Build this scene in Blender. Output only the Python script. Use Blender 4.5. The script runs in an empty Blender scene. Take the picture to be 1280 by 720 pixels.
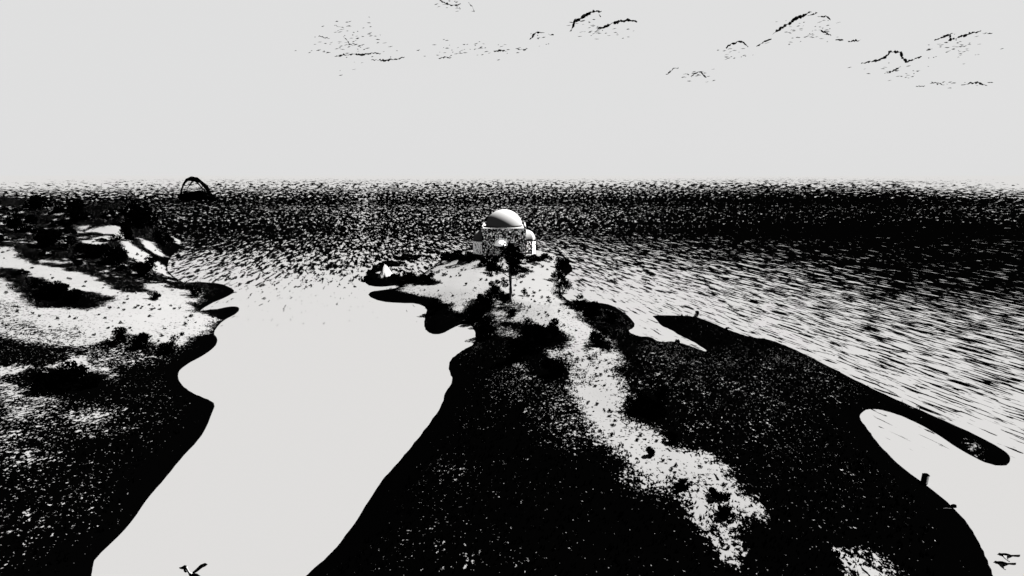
import bpy, bmesh, math, random
import numpy as np
from mathutils import Vector, Matrix, noise as mnoise

random.seed(7)
rng = np.random.default_rng(11)
scene = bpy.context.scene
COL = scene.collection
R = math.radians

# ------------------------------------------------------------------ survey frame
# The viewpoint is a drone 40 m above the water; at()/ground() turn sighted
# bearings into real places on the sea or on the land.
EYE = np.array([0.0, 0.0, 40.0])
FOC = 640.0
PITCH = math.atan(141.0 / FOC)
CP, SP = math.cos(PITCH), math.sin(PITCH)


def ray(px, py):
    r = (px - 640.0) / FOC
    u = (360.0 - py) / FOC
    return np.array([r, CP + u * SP, -SP + u * CP])


def at_z(px, py, z=0.0):
    d = ray(px, py)
    t = (z - 40.0) / d[2]
    return EYE + d * t


def at_t(px, py, t):
    return EYE + ray(px, py) * t


# ------------------------------------------------------------------ small helpers
def tag(o, label=None, cat=None, group=None, kind=None):
    if label:
        o['label'] = label
    if cat:
        o['category'] = cat
    if group:
        o['group'] = group
    if kind:
        o['kind'] = kind
    return o


def empty(name, loc, rz=0.0):
    o = bpy.data.objects.new(name, None)
    o.empty_display_size = 0.5
    o.location = loc
    o.rotation_euler = (0, 0, rz)
    COL.objects.link(o)
    return o


def mesh_obj(name, verts, faces, mats, parent=None, smooth=False, fmat=None):
    me = bpy.data.meshes.new(name)
    me.from_pydata([tuple(v) for v in verts], [], [tuple(f) for f in faces])
    if not isinstance(mats, (list, tuple)):
        mats = [mats]
    for m in mats:
        me.materials.append(m)
    if fmat is not None:
        me.polygons.foreach_set('material_index', fmat)
    if smooth:
        me.polygons.foreach_set('use_smooth', [True] * len(me.polygons))
    me.update()
    o = bpy.data.objects.new(name, me)
    COL.objects.link(o)
    if parent is not None:
        o.parent = parent
    return o


class MB:
    """collects shapes into one mesh"""

    def __init__(s):
        s.v, s.f, s.m = [], [], []

    def add(s, v, f, m=0):
        n = len(s.v)
        s.v.extend([tuple(p) for p in v])
        s.f.extend([tuple(i + n for i in q) for q in f])
        s.m.extend([m] * len(f))

    def box(s, c, d, m=0, taper=1.0, rz=0.0):
        x, y, z = d[0] / 2, d[1] / 2, d[2] / 2
        v = []
        for zz, k in ((-z, 1.0), (z, taper)):
            for sx, sy in ((-1, -1), (1, -1), (1, 1), (-1, 1)):
                a, b = sx * x * k, sy * y * k
                v.append((c[0] + a * math.cos(rz) - b * math.sin(rz), c[1] + a * math.sin(rz) + b * math.cos(rz), c[2] + zz))
        s.add(v, [(3, 2, 1, 0), (4, 5, 6, 7), (0, 1, 5, 4), (1, 2, 6, 5), (2, 3, 7, 6), (3, 0, 4, 7)], m)

    def rings(s, rings, m=0, cap=True, closed=True):
        n = len(rings[0])
        v = [p for r in rings for p in r]
        f = []
        for i in range(len(rings) - 1):
            for j in range(n if closed else n - 1):
                k = (j + 1) % n
                f.append((i * n + j, i * n + k, (i + 1) * n + k, (i + 1) * n + j))
        if cap:
            f.append(tuple(range(n - 1, -1, -1)))
            f.append(tuple((len(rings) - 1) * n + j for j in range(n)))
        s.add(v, f, m)

    def tube(s, pts, rad, n=8, m=0, jit=0.0):
        pts = [Vector(p) for p in pts]
        rings = []
        up = Vector((0, 0, 1))
        for i, p in enumerate(pts):
            a = pts[max(i - 1, 0)]
            b = pts[min(i + 1, len(pts) - 1)]
            d = (b - a).normalized()
            u = d.cross(up)
            if u.length < 1e-3:
                u = d.cross(Vector((0, 1, 0)))
            u.normalize()
            w = u.cross(d).normalized()
            r = rad[i] if isinstance(rad, (list, tuple)) else rad
            ring = []
            for j in range(n):
                t = 2 * math.pi * j / n
                k = r * (1 + jit * random.uniform(-1, 1))
                ring.append(tuple(p + u * (math.cos(t) * k) + w * (math.sin(t) * k)))
            rings.append(ring)
        s.rings(rings, m)

    def build(s, name, mats, parent=None, smooth=False):
        return mesh_obj(name, s.v, s.f, mats, parent, smooth, s.m)


# ------------------------------------------------------------------ materials
def new_mat(name):
    m = bpy.data.materials.new(name)
    m.use_nodes = True
    nt = m.node_tree
    b = nt.nodes['Principled BSDF']
    b.inputs['Roughness'].default_value = 1.0
    b.inputs['Specular IOR Level'].default_value = 0.0
    return m, nt, b


def noise_node(nt, scale, detail=3.0, rough=0.55, vec=None, dist=0.0):
    n = nt.nodes.new('ShaderNodeTexNoise')
    n.inputs['Scale'].default_value = scale
    n.inputs['Detail'].default_value = detail
    n.inputs['Roughness'].default_value = rough
    n.inputs['Distortion'].default_value = dist
    if vec is not None:
        nt.links.new(vec, n.inputs['Vector'])
    return n


def math_node(nt, op, a, b=None, clamp=False):
    n = nt.nodes.new('ShaderNodeMath')
    n.operation = op
    n.use_clamp = clamp
    for i, x in enumerate((a, b)):
        if x is None:
            continue
        if isinstance(x, (int, float)):
            n.inputs[i].default_value = x
        else:
            nt.links.new(x, n.inputs[i])
    return n.outputs[0]


def mix_rgb(nt, fac, c0, c1):
    n = nt.nodes.new('ShaderNodeMix')
    n.data_type = 'RGBA'
    if isinstance(fac, (int, float)):
        n.inputs[0].default_value = fac
    else:
        nt.links.new(fac, n.inputs[0])
    for i, c in ((6, c0), (7, c1)):
        if isinstance(c, (int, float)):
            n.inputs[i].default_value = (c, c, c, 1)
        else:
            nt.links.new(c, n.inputs[i])
    return n.outputs[2]


def map_range(nt, val, a, b, c=0.0, d=1.0):
    n = nt.nodes.new('ShaderNodeMapRange')
    n.inputs[1].default_value = a
    n.inputs[2].default_value = b
    n.inputs[3].default_value = c
    n.inputs[4].default_value = d
    nt.links.new(val, n.inputs[0])
    return n.outputs[0]


PALE = 0.0092          # pale sand, plaster and the painted bright water at this exposure
DARK = 0.000012         # wet peat, scrub and the painted dark of the ripples


def two_tone(name, scale, thr, soft=0.03, pale=PALE, dark=DARK, detail=3.0, stretch=(1, 1, 1)):
    """pale flecks in a dark body: thr is the noise level above which it is pale"""
    m, nt, b = new_mat(name)
    tc = nt.nodes.new('ShaderNodeTexCoord')
    mp = nt.nodes.new('ShaderNodeMapping')
    mp.inputs['Scale'].default_value = stretch
    nt.links.new(tc.outputs['Object'], mp.inputs['Vector'])
    n = noise_node(nt, scale, detail, 0.6, mp.outputs[0])
    f = map_range(nt, n.outputs['Fac'], thr - soft, thr + soft)
    nt.links.new(mix_rgb(nt, f, dark, pale), b.inputs['Base Color'])
    return m


M_FOLIAGE = two_tone('dark_foliage', 2.0, 0.75, pale=0.0001)
M_STEM = two_tone('dark_stem', 3.0, 0.7, pale=0.0001)
M_BARK = two_tone('bark', 3.0, 0.50, 0.05, pale=0.03, stretch=(1, 1, 0.15))
M_ROCK = two_tone('dark_rock', 0.5, 0.70, pale=0.004)
M_PALEROCK = two_tone('pale_rock', 0.7, 0.30, 0.02, pale=0.022)
M_STONE = two_tone('rubble_stone', 2.0, 0.59, 0.015, pale=0.85, dark=0.0002, detail=1.0)
M_STONE_LIGHT = two_tone('pale_rubble', 1.75, 0.43, 0.03, pale=0.75, dark=0.001, detail=2.0)  # paler speckle for the left apse wall
M_PLASTER = two_tone('dome_plaster', 2.6, 0.30, 0.05, pale=0.021, dark=0.012)
M_LEAD = two_tone('lead_flashing', 2.0, 0.6, pale=0.001)
M_LIT_DOME = two_tone('lit_half_dome', 2.2, 0.36, 0.06, pale=0.8, dark=0.25)  # lit top of the front half dome put into the colour
M_FEATHER_D = two_tone('dark_plumage', 9.0, 0.70, pale=0.001)
M_FEATHER_P = two_tone('pale_plumage', 9.0, 0.25, pale=0.013, dark=0.004)
M_CLOUD = two_tone('cloud_shade_edge', 0.02, 0.7, pale=0.001, dark=0.0003)  # near-black tone for the painted cloud shading
M_POST = two_tone('lit_side', 4.0, 0.35, 0.05, pale=0.5, dark=0.1)
M_WOOD = two_tone('bleached_wood', 5.0, 0.4, pale=0.006, dark=0.0008, stretch=(0.2, 1, 1))


def terrain_mat():
    m, nt, b = new_mat('headland_ground')
    at = nt.nodes.new('ShaderNodeAttribute')
    at.attribute_name = 'sand'
    geo = nt.nodes.new('ShaderNodeNewGeometry')
    mp = nt.nodes.new('ShaderNodeMapping')
    mp.inputs['Scale'].default_value = (1, 0.75, 1)
    nt.links.new(geo.outputs['Position'], mp.inputs['Vector'])
    n1 = noise_node(nt, 2.1, 3.0, 0.66, mp.outputs[0])
    n2 = noise_node(nt, 0.16, 2.0, 0.5, geo.outputs['Position'])
    z1 = math_node(nt, 'MULTIPLY', math_node(nt, 'SUBTRACT', n1.outputs['Fac'], 0.5), 8.0)
    z2 = math_node(nt, 'MULTIPLY', math_node(nt, 'SUBTRACT', n2.outputs['Fac'], 0.5), 2.6)
    n3 = noise_node(nt, 0.6, 2.0, 0.5, geo.outputs['Position'], 0.6)
    z3 = math_node(nt, 'MULTIPLY', math_node(nt, 'SUBTRACT', n3.outputs['Fac'], 0.5), 4.0)
    z = math_node(nt, 'ADD', math_node(nt, 'ADD', z1, z2), z3)
    v = math_node(nt, 'ADD', z, at.outputs['Fac'])
    f = map_range(nt, v, -0.12, 0.12)
    # scattered pale pebbles in the heath, dark tufts in the sand
    n4 = noise_node(nt, 3.6, 1.0, 0.5, geo.outputs['Position'], 0.3)
    z4 = math_node(nt, 'MULTIPLY', math_node(nt, 'SUBTRACT', n4.outputs['Fac'], 0.5), 7.5)
    peb = math_node(nt, 'ADD', z4, math_node(nt, 'MULTIPLY', at.outputs['Fac'], 0.5))
    f = math_node(nt, 'MAXIMUM', f, map_range(nt, peb, 0.55, 1.15))
    n5 = noise_node(nt, 1.7, 1.0, 0.5, mp.outputs[0], 0.3)
    z5 = math_node(nt, 'MULTIPLY', math_node(nt, 'SUBTRACT', n5.outputs['Fac'], 0.5), 7.5)
    tuft = math_node(nt, 'SUBTRACT', z5, math_node(nt, 'MULTIPLY', at.outputs['Fac'], 0.55))
    f = math_node(nt, 'MULTIPLY', f, map_range(nt, tuft, 0.62, 0.82, 1.0, 0.0))
    nt.links.new(mix_rgb(nt, f, DARK, PALE), b.inputs['Base Color'])
    bp = nt.nodes.new('ShaderNodeBump')
    bp.inputs['Strength'].default_value = 0.25
    bp.inputs['Distance'].default_value = 0.15
    nt.links.new(n1.outputs['Fac'], bp.inputs['Height'])
    nt.links.new(bp.outputs[0], b.inputs['Normal'])
    return m


def sea_mat():
    """bright and dark of the rippled water painted as colour, longer and broader offshore"""
    m, nt, b = new_mat('sea_water')
    a_thr = nt.nodes.new('ShaderNodeAttribute')
    a_thr.attribute_name = 'dark_share'
    a_lod = nt.nodes.new('ShaderNodeAttribute')
    a_lod.attribute_name = 'fetch'
    geo = nt.nodes.new('ShaderNodeNewGeometry')
    rot = nt.nodes.new('ShaderNodeVectorRotate')
    rot.rotation_type = 'Z_AXIS'
    rot.inputs['Angle'].default_value = R(-16.5)
    nt.links.new(geo.outputs['Position'], rot.inputs['Vector'])
    # nearer in, the painted ripples run parallel; offshore they fan out round the headland
    sub = nt.nodes.new('ShaderNodeVectorMath')
    sub.operation = 'SUBTRACT'
    nt.links.new(geo.outputs['Position'], sub.inputs[0])
    sub.inputs[1].default_value = (-10.0, 30.0, 0.0)
    sep = nt.nodes.new('ShaderNodeSeparateXYZ')
    nt.links.new(sub.outputs[0], sep.inputs[0])
    ang = math_node(nt, 'ARCTAN2', sep.outputs[0], sep.outputs[1])
    ln = nt.nodes.new('ShaderNodeVectorMath')
    ln.operation = 'LENGTH'
    nt.links.new(sub.outputs[0], ln.inputs[0])
    layers = [(0.58, 3.4, 0), (0.85, 4.2, 0), (1.25, 8.0, 520.0), (3.2, 40.0, 1120.0), (8.5, 200.0, 2400.0)]
    cur = None
    for i, (w, l, rb) in enumerate(layers):
        if rb:
            cb = nt.nodes.new('ShaderNodeCombineXYZ')
            nt.links.new(math_node(nt, 'MULTIPLY', ang, rb), cb.inputs[0])
            nt.links.new(ln.outputs['Value'], cb.inputs[1])
            src = cb.outputs[0]
        else:
            src = rot.outputs[0]
        mp = nt.nodes.new('ShaderNodeMapping')
        mp.inputs['Scale'].default_value = (0.5 / w, 0.5 / l, 1.0)
        mp.inputs['Location'].default_value = (i * 13.7, i * 7.1, i * 3.3)
        nt.links.new(src, mp.inputs['Vector'])
        n = noise_node(nt, 1.0, 3.5, 0.66, mp.outputs[0], 0.4)
        if cur is None:
            cur = n.outputs['Fac']
        else:
            f = map_range(nt, a_lod.outputs['Fac'], i - 0.75, i - 0.25)
            mx = nt.nodes.new('ShaderNodeMix')
            nt.links.new(f, mx.inputs[0])
            nt.links.new(cur, mx.inputs[2])
            nt.links.new(n.outputs['Fac'], mx.inputs[3])
            cur = mx.outputs[0]
    z = math_node(nt, 'MULTIPLY', math_node(nt, 'SUBTRACT', cur, 0.5), 9.6)
    v = math_node(nt, 'SUBTRACT', a_thr.outputs['Fac'], z)
    f = map_range(nt, v, -0.10, 0.10)
    nt.links.new(mix_rgb(nt, f, 0.0093, DARK), b.inputs['Base Color'])  # sky glare and dark wave faces put into the base colour
    return m


def probit(p):
    p = np.clip(np.asarray(p, float), 1e-4, 1 - 1e-4)
    # Acklam-style rational approximation, good to 1e-3
    q = np.where(p < 0.5, p, 1 - p)
    t = np.sqrt(-2 * np.log(q))
    x = t - (2.515517 + 0.802853 * t + 0.010328 * t * t) / (1 + 1.432788 * t + 0.189269 * t * t + 0.001308 * t ** 3)
    return np.where(p < 0.5, -x, x)


# ------------------------------------------------------------------ coast lines
HEAD_PX = [(380, 720), (418, 688), (452, 640), (474, 603), (500, 575), (532, 535), (553, 505), (556, 490), (566, 476),
           (560, 462), (561, 450), (580, 436), (592, 431), (595, 420), (590, 407), (580, 404), (566, 410), (552, 418), (538, 418),
           (529, 410), (531, 395), (534, 385), (520, 379), (500, 379), (475, 377), (459, 370), (463, 364), (480, 362.5),
           (496, 360), (500, 356), (490, 357.5), (472, 359), (457, 356), (455, 348), (462, 342), (480, 342), (497, 346), (513, 346),
           (527, 343), (537, 336), (548, 328), (556, 318), (575, 311), (610, 309), (660, 310), (682, 312), (700, 322), (720, 335),
           (703, 349), (700, 366), (712, 377), (728, 377), (748, 378), (765, 381), (780, 390), (793, 402), (794, 409), (784, 414),
           (800, 421), (812, 420), (825, 428), (842, 426), (860, 431), (886, 441),
           (880, 436), (866, 427), (850, 420), (838, 412), (825, 407), (820, 399), (813, 394), (840, 394), (868, 395), (890, 403),
           (910, 412), (940, 422), (960, 423), (1000, 439), (1060, 470), (1100, 490), (1150, 512), (1200, 534), (1240, 553), (1262, 567),
           (1265, 577), (1258, 583), (1235, 581), (1200, 563), (1165, 539), (1130, 521), (1100, 512), (1085, 511), (1073, 520),
           (1085, 536), (1100, 557), (1130, 586), (1160, 607), (1190, 632), (1210, 653), (1225, 678), (1240, 712), (1252, 750),
           (1275, 830), (1290, 900), (225, 900), (300, 800)]
LEFT_PX = [(112, 760), (116, 702), (125, 692), (150, 669), (165, 652), (185, 622), (205, 600), (228, 571), (245, 554), (258, 536), (266, 514),
           (270, 504), (258, 498), (240, 491), (225, 479), (222, 466), (232, 456), (255, 444), (270, 433), (273, 423), (266, 416),
           (278, 401), (298, 391), (300, 384), (290, 382), (270, 388), (245, 392), (262, 380), (282, 372), (294, 365), (290, 360),
           (276, 354), (255, 353), (235, 355), (226, 351), (216, 345), (208, 336), (212, 322), (224, 312), (229, 305), (226, 300),
           (210, 296), (195, 293), (165, 290), (110, 282), (60, 270), (20, 263), (-60, 258), (-260, 262), (-420, 330), (-420, 600), (-300, 900), (110, 900)]


def poly_px(pts):
    return np.array([at_z(px, py, 0.0)[:2] for px, py in pts])


def smooth_poly(p, it=2):
    for _ in range(it):
        q = np.roll(p, -1, axis=0)
        p = np.stack([0.75 * p + 0.25 * q, 0.25 * p + 0.75 * q], 1).reshape(-1, 2)
    return p


def sdist(poly, x, y):
    """signed distance, positive inside"""
    x = np.asarray(x, float).ravel()
    y = np.asarray(y, float).ravel()
    best = np.full(x.shape, 1e18)
    ins = np.zeros(x.shape, bool)
    n = len(poly)
    for i in range(n):
        ax, ay = poly[i]
        bx, by = poly[(i + 1) % n]
        dx, dy = bx - ax, by - ay
        l2 = dx * dx + dy * dy + 1e-12
        t = np.clip(((x - ax) * dx + (y - ay) * dy) / l2, 0, 1)
        d = (x - ax - t * dx) ** 2 + (y - ay - t * dy) ** 2
        np.minimum(best, d, out=best)
        c = (ay > y) != (by > y)
        if c.any():
            xi = ax + (y - ay) * dx / (dy if abs(dy) > 1e-12 else 1e-12)
            ins ^= c & (x < xi)
    d = np.sqrt(best)
    return np.where(ins, d, -d)


HEAD = smooth_poly(poly_px(HEAD_PX), 1)
LEFT = smooth_poly(poly_px(LEFT_PX), 1)


def wob(x, y, s, seed=0.0):
    """cheap smooth wobble, sum of sines"""
    return (np.sin(x / s + seed) * np.cos(y / (s * 1.3) + 1.7 * seed) + 0.5 * np.sin((x + y) / (s * 0.47) + 3 * seed) * np.cos((x - 1.4 * y) / (s * 0.61) + seed)) / 1.5


BPOS = at_z(630, 319, 5.5)      # middle of the church front
BY = BPOS[1] + 10.0


def h_head(x, y):
    x = np.asarray(x, float).ravel()
    y = np.asarray(y, float).ravel()
    d = sdist(HEAD, x, y)
    dp = np.maximum(d, 0)
    h = 4.6 * (1 - np.exp(-(dp / 17.0) ** 1.25)) + 0.35 * np.minimum(dp / 6, 1)
    h += wob(x, y, 14.0, 0.4) * 0.55 * np.minimum(dp / 14, 1) + wob(x, y, 4.0, 2.1) * 0.12 * np.minimum(dp / 5, 1)
    g = np.exp(-(((x - BPOS[0]) / 20) ** 2 + ((y - BY + 2) / 22) ** 2) ** 2)
    h = h * (1 - g) + np.minimum(5.5, dp * 1.6) * g
    return np.where(d > 0, h, d * 0.35)


HILLS = [(-246, 325, 17, 30), (-300, 330, 8, 40), (-450, 470, 13, 70), (-330, 430, 8, 60), (-215, 215, 7, 34), (-300, 250, 10, 50),
         (-180, 255, 5, 22), (-150, 120, 5, 35), (-560, 520, 12, 90)]


def h_left(x, y):
    x = np.asarray(x, float).ravel()
    y = np.asarray(y, float).ravel()
    d = sdist(LEFT, x, y)
    dp = np.maximum(d, 0)
    h = 5.0 * (1 - np.exp(-(dp / 14.0) ** 1.2)) + 0.4 * np.minimum(dp / 5, 1)
    k = np.minimum(dp / 16, 1)
    for hx, hy, hh, hr in HILLS:
        h += k * hh * np.exp(-((x - hx) ** 2 + (y - hy) ** 2) / hr ** 2)
    h += k * (wob(x, y, 19.0, 1.1) * 1.0 + wob(x, y, 6.0, 2.6) * 0.25)
    return np.where(d > 0, h, d * 0.35)


def h_any(x, y):
    return np.maximum(h_head(x, y), h_left(x, y))


def ground(px, py):
    """place on land (or water) seen along a bearing"""
    d = ray(px, py)
    tmax = 40.0 / max(-d[2], 1e-3)
    t = np.linspace(tmax * 0.35, tmax, 500)
    P = EYE[None] + d[None] * t[:, None]
    hh = np.maximum((h_left if px < 430 else h_head)(P[:, 0], P[:, 1]), 0)
    k = np.argmax(P[:, 2] <= hh + 1e-6)
    if P[k, 2] > hh[k] + 1e-6:
        k = len(t) - 1
    p = P[k].copy()
    p[2] = hh[k]
    return p


# ------------------------------------------------------------------ where sand lies (fraction of pale ground)
def ell(cx, cy, rx, ry, n=16, a=0.0):
    o = []
    for i in range(n):
        t = 2 * math.pi * i / n
        x, y = rx * math.cos(t), ry * math.sin(t)
        o.append((cx + x * math.cos(a) - y * math.sin(a), cy + x * math.sin(a) + y * math.cos(a)))
    return o


HEAD_REG = [
    # dim speckled heath
    (ell(572, 606, 42, 28), .06, 4), (ell(705, 510, 32, 46, a=-.3), .18, 4), (ell(900, 490, 110, 52, a=.25), .075, 6),
    (ell(1010, 470, 70, 22, a=.45), .085, 4), (ell(960, 570, 80, 40), .05, 6), (ell(640, 480, 30, 25), .13, 3),
    (ell(840, 440, 40, 16), .09, 3), (ell(1140, 503, 26, 6, a=.45), .30, 1.2), (ell(560, 690, 90, 24), .07, 4),
    (ell(1060, 640, 50, 40), .05, 4), (ell(1220, 567, 25, 6, a=.5), .22, .8),
    # the pale spine of sand
    ([(500, 365), (506, 350), (527, 345), (545, 330), (575, 316), (690, 315), (705, 326), (690, 345), (683, 365), (700, 375), (712, 381),
      (724, 392), (735, 402), (745, 412), (756, 425), (765, 433), (776, 445), (772, 462), (780, 480), (795, 500), (812, 525),
      (840, 552), (880, 568), (905, 588), (920, 610), (945, 630), (950, 655), (938, 652), (926, 640), (930, 670), (936, 690),
      (932, 706), (905, 690), (885, 670), (870, 650), (852, 640), (848, 622), (830, 612), (805, 602), (790, 590), (775, 575),
      (758, 552), (745, 535), (735, 518), (730, 500), (724, 480), (712, 462), (702, 446), (692, 436), (690, 410), (660, 405),
      (635, 403), (610, 402), (600, 408), (580, 394), (560, 384), (540, 374), (520, 369)], .86, 1.8),
    (ell(745, 500, 15, 38, a=-.25), .97, 3), (ell(668, 350, 34, 30), .992, 5), (ell(572, 352, 40, 14), .985, 4), (ell(838, 585, 26, 18, a=.6), .90, 3),
    (ell(620, 416, 32, 5, a=.1), .55, 1.5), (ell(700, 446, 22, 6, a=.45), .6, 1.5), (ell(668, 470, 30, 8, a=.3), .28, 2),
    (ell(735, 472, 20, 12, a=.6), .72, 2),
    # dark growth lying across it
    (ell(497, 370, 36, 7, a=.08), .0, .8), (ell(545, 396, 14, 20, a=-.5), .004, 1.5), (ell(505, 350, 46, 5.5, a=.07), .02, 1.2),
    (ell(600, 395, 22, 26, a=.2), .10, 2), (ell(590, 430, 18, 26), .05, 2), (ell(626, 370, 20, 7, a=.35), .06, 1.5),
    (ell(640, 384, 16, 6), .35, 1.5), (ell(686, 424, 22, 15, a=-.1), .0, 2), (ell(640, 440, 40, 14), .02, 3), (ell(748, 431, 15, 8, a=.3), .0, 1.5),
    (ell(740, 450, 10, 5, a=.6), .35, 1.0), (ell(690, 470, 20, 9, a=.4), .0, 1.5), (ell(812, 516, 26, 17, a=.35), .01, 2), (ell(768, 402, 26, 14, a=.3), .05, 1.5),
    (ell(845, 607, 14, 10), .45, 2), (ell(900, 640, 18, 8, a=.7), .15, 1.2), (ell(925, 660, 5, 10), .1, 1), (ell(890, 655, 14, 6, a=.9), .3, 1), (ell(905, 672, 8, 12, a=-.5), .25, 1),
    (ell(710, 350, 9, 22, a=.2), .0, 1.2), (ell(722, 384, 22, 5, a=.3), .06, 1),
    (ell(790, 600, 30, 6, a=.5), .35, 1.5),
    # lower right white scar
    ([(1040, 677), (1062, 690), (1090, 704), (1135, 724), (1150, 740), (1050, 740), (1052, 705)], .60, .9),
    (ell(1110, 706, 24, 8, a=.5), .30, .9),
]
LEFT_REG = [
    (ell(60, 520, 90, 26), .19, 3), (ell(150, 500, 50, 40), .035, 4), (ell(40, 640, 90, 60), .09, 4), (ell(150, 445, 60, 16), .25, 3),
    (ell(20, 560, 30, 22), .28, 3), (ell(112, 521, 32, 9, a=-.1), .42, 1.6), (ell(130, 540, 40, 7), .22, 1.5), (ell(95, 505, 30, 6), .1, 1.2),
    # beach
    ([(0, 372), (20, 385), (62, 384), (118, 384), (150, 368), (236, 371), (250, 391), (268, 398), (262, 408), (245, 421), (222, 438), (205, 441),
      (182, 425), (150, 419), (125, 425), (100, 434), (60, 430), (25, 424), (0, 418)], .88, 1.6),
    (ell(190, 392, 46, 11), .96, 2), (ell(18, 402, 34, 16, a=.5), .55, 2), (ell(60, 420, 40, 8), .6, 2), (ell(80, 375, 38, 9, a=.2), .0, 2),
    ([(66, 458), (84, 446), (106, 449), (126, 459), (136, 476), (126, 470), (100, 461)], .88, 1.0),
    ([(-10, 470), (-10, 462), (30, 454), (36, 460), (14, 470)], .75, 1.0),
    (ell(80, 482, 46, 19), .012, 1.5), (ell(10, 490, 22, 14), .58, 2), (ell(30, 505, 16, 14, a=.8), .62, 1.5), (ell(190, 437, 40, 12), .15, 2),
    # pale slopes of the far hills
    ([(104, 291), (118, 287), (135, 284), (150, 284), (158, 291), (164, 303), (170, 311), (190, 319), (205, 330), (216, 346), (200, 341), (180, 330),
      (165, 320), (155, 310), (148, 300), (141, 293), (125, 292)], .995, 1.0),
    ([(101, 303), (118, 297), (130, 294), (138, 297), (131, 304), (118, 306)], .97, 1.0),
    ([(176, 297), (190, 302), (199, 311), (203, 321), (190, 316), (180, 307)], .98, 1.0),
    ([(208, 283), (216, 289), (229, 302), (226, 307), (215, 298)], .97, 1.0),
    ([(-20, 310), (12, 310), (25, 321), (45, 331), (75, 335), (100, 341), (125, 352), (150, 370), (134, 370), (118, 366), (90, 362), (70, 355), (50, 345), (25, 337), (-20, 332)], .95, .9),
    ([(-10, 338), (10, 353), (30, 370), (45, 388), (20, 380), (-10, 372)], .85, 1.4),
    ([(180, 354), (205, 354), (215, 361), (237, 363), (246, 372), (232, 376), (150, 374), (150, 368), (190, 366)], .93, 1.0),
    ([(50, 325), (62, 325), (90, 328), (70, 330)], .8, 1.0), (ell(104, 284, 6, 3), .9, 1.5), 
    (ell(244, 368, 8, 6), .45, 1.2),
]


_r = random.Random(44)
for _ in range(70):
    _x, _y = _r.uniform(-5, 125), _r.uniform(252, 306)
    if _y > 252 + _x * .16:
        LEFT_REG.append((ell(_x, _y, _r.uniform(1.2, 5.5), _r.uniform(.5, 1.4), 7, _r.uniform(-.2, .5)), .95, .5))
for _ in range(60):
    LEFT_REG.append((ell(_r.uniform(60, 225), _r.uniform(318, 352), _r.uniform(.8, 2.6), _r.uniform(.5, 1.2), 7, _r.uniform(0, .8)), .95, .35))


def build_land(name, hfun, poly, regs, xs, ys, base, shore_w, mat):
    X, Y = np.meshgrid(xs, ys)
    x, y = X.ravel(), Y.ravel()
    d = sdist(poly, x, y)
    h = hfun(x, y)
    # a little fine roughness
    sand = np.full(x.shape, base)
    shore = np.clip(d / shore_w, 0, 1)
    sand = sand * (0.02 + 0.98 * shore ** 2)
    wx = x + wob(x, y, 2.3, .3) * 1.2 + wob(x, y, 6.0, 5.) * 1.5
    wy = y + wob(x, y, 2.0, 4.3) * 1.6 + wob(x, y, 7.0, 9.) * 2.0
    for pts, val, fe in regs:
        wp = np.array([ground(px, py)[:2] for px, py in pts])
        lo = wp.min(0) - 4 * fe - 4
        hi = wp.max(0) + 4 * fe + 4
        k = np.where((x > lo[0]) & (x < hi[0]) & (y > lo[1]) & (y < hi[1]))[0]
        if len(k) == 0:
            continue
        s = sdist(wp, wx[k], wy[k])
        t = np.clip((s + fe) / (2 * fe), 0, 1)
        t = t * t * (3 - 2 * t)
        sand[k] = sand[k] * (1 - t) + val * t
    # the thin dark rim of the shore
    sand *= np.clip(d / 0.9, 0, 1)
    keep = d.reshape(X.shape) > -8
    idx = np.arange(x.size).reshape(X.shape)
    q = keep[:-1, :-1] | keep[1:, :-1] | keep[:-1, 1:] | keep[1:, 1:]
    a, b, c, e = idx[:-1, :-1][q], idx[:-1, 1:][q], idx[1:, 1:][q], idx[1:, :-1][q]
    F = np.stack([a, b, c, e], 1)
    used = np.unique(F)
    rem = np.full(x.size, -1)
    rem[used] = np.arange(len(used))
    F = rem[F]
    me = bpy.data.meshes.new(name)
    me.from_pydata(np.stack([x[used], y[used], h[used]], 1).tolist(), [], F.tolist())
    me.materials.append(mat)
    me.polygons.foreach_set('use_smooth', [True] * len(me.polygons))
    at = me.attributes.new('sand', 'FLOAT', 'POINT')
    at.data.foreach_set('value', probit(sand[used]).astype(np.float32))
    o = bpy.data.objects.new(name, me)
    COL.objects.link(o)
    tag(o, kind='structure')
    return (x[used], y[used], h[used], sand[used], d[used])


M_GROUND = terrain_mat()


def grade(a, b, n, p):
    t = np.linspace(0, 1, n)
    return a + (b - a) * t ** p


HL = build_land('headland', h_head, HEAD, HEAD_REG, np.arange(-75, 125, 0.8), grade(18, 265, 330, 1.15), 0.017, 6.0, M_GROUND)
LL = build_land('coast', h_left, LEFT, LEFT_REG, -42 - grade(0, 800, 330, 1.7), grade(18, 690, 330, 1.35), 0.05, 7.0, M_GROUND)

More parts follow.
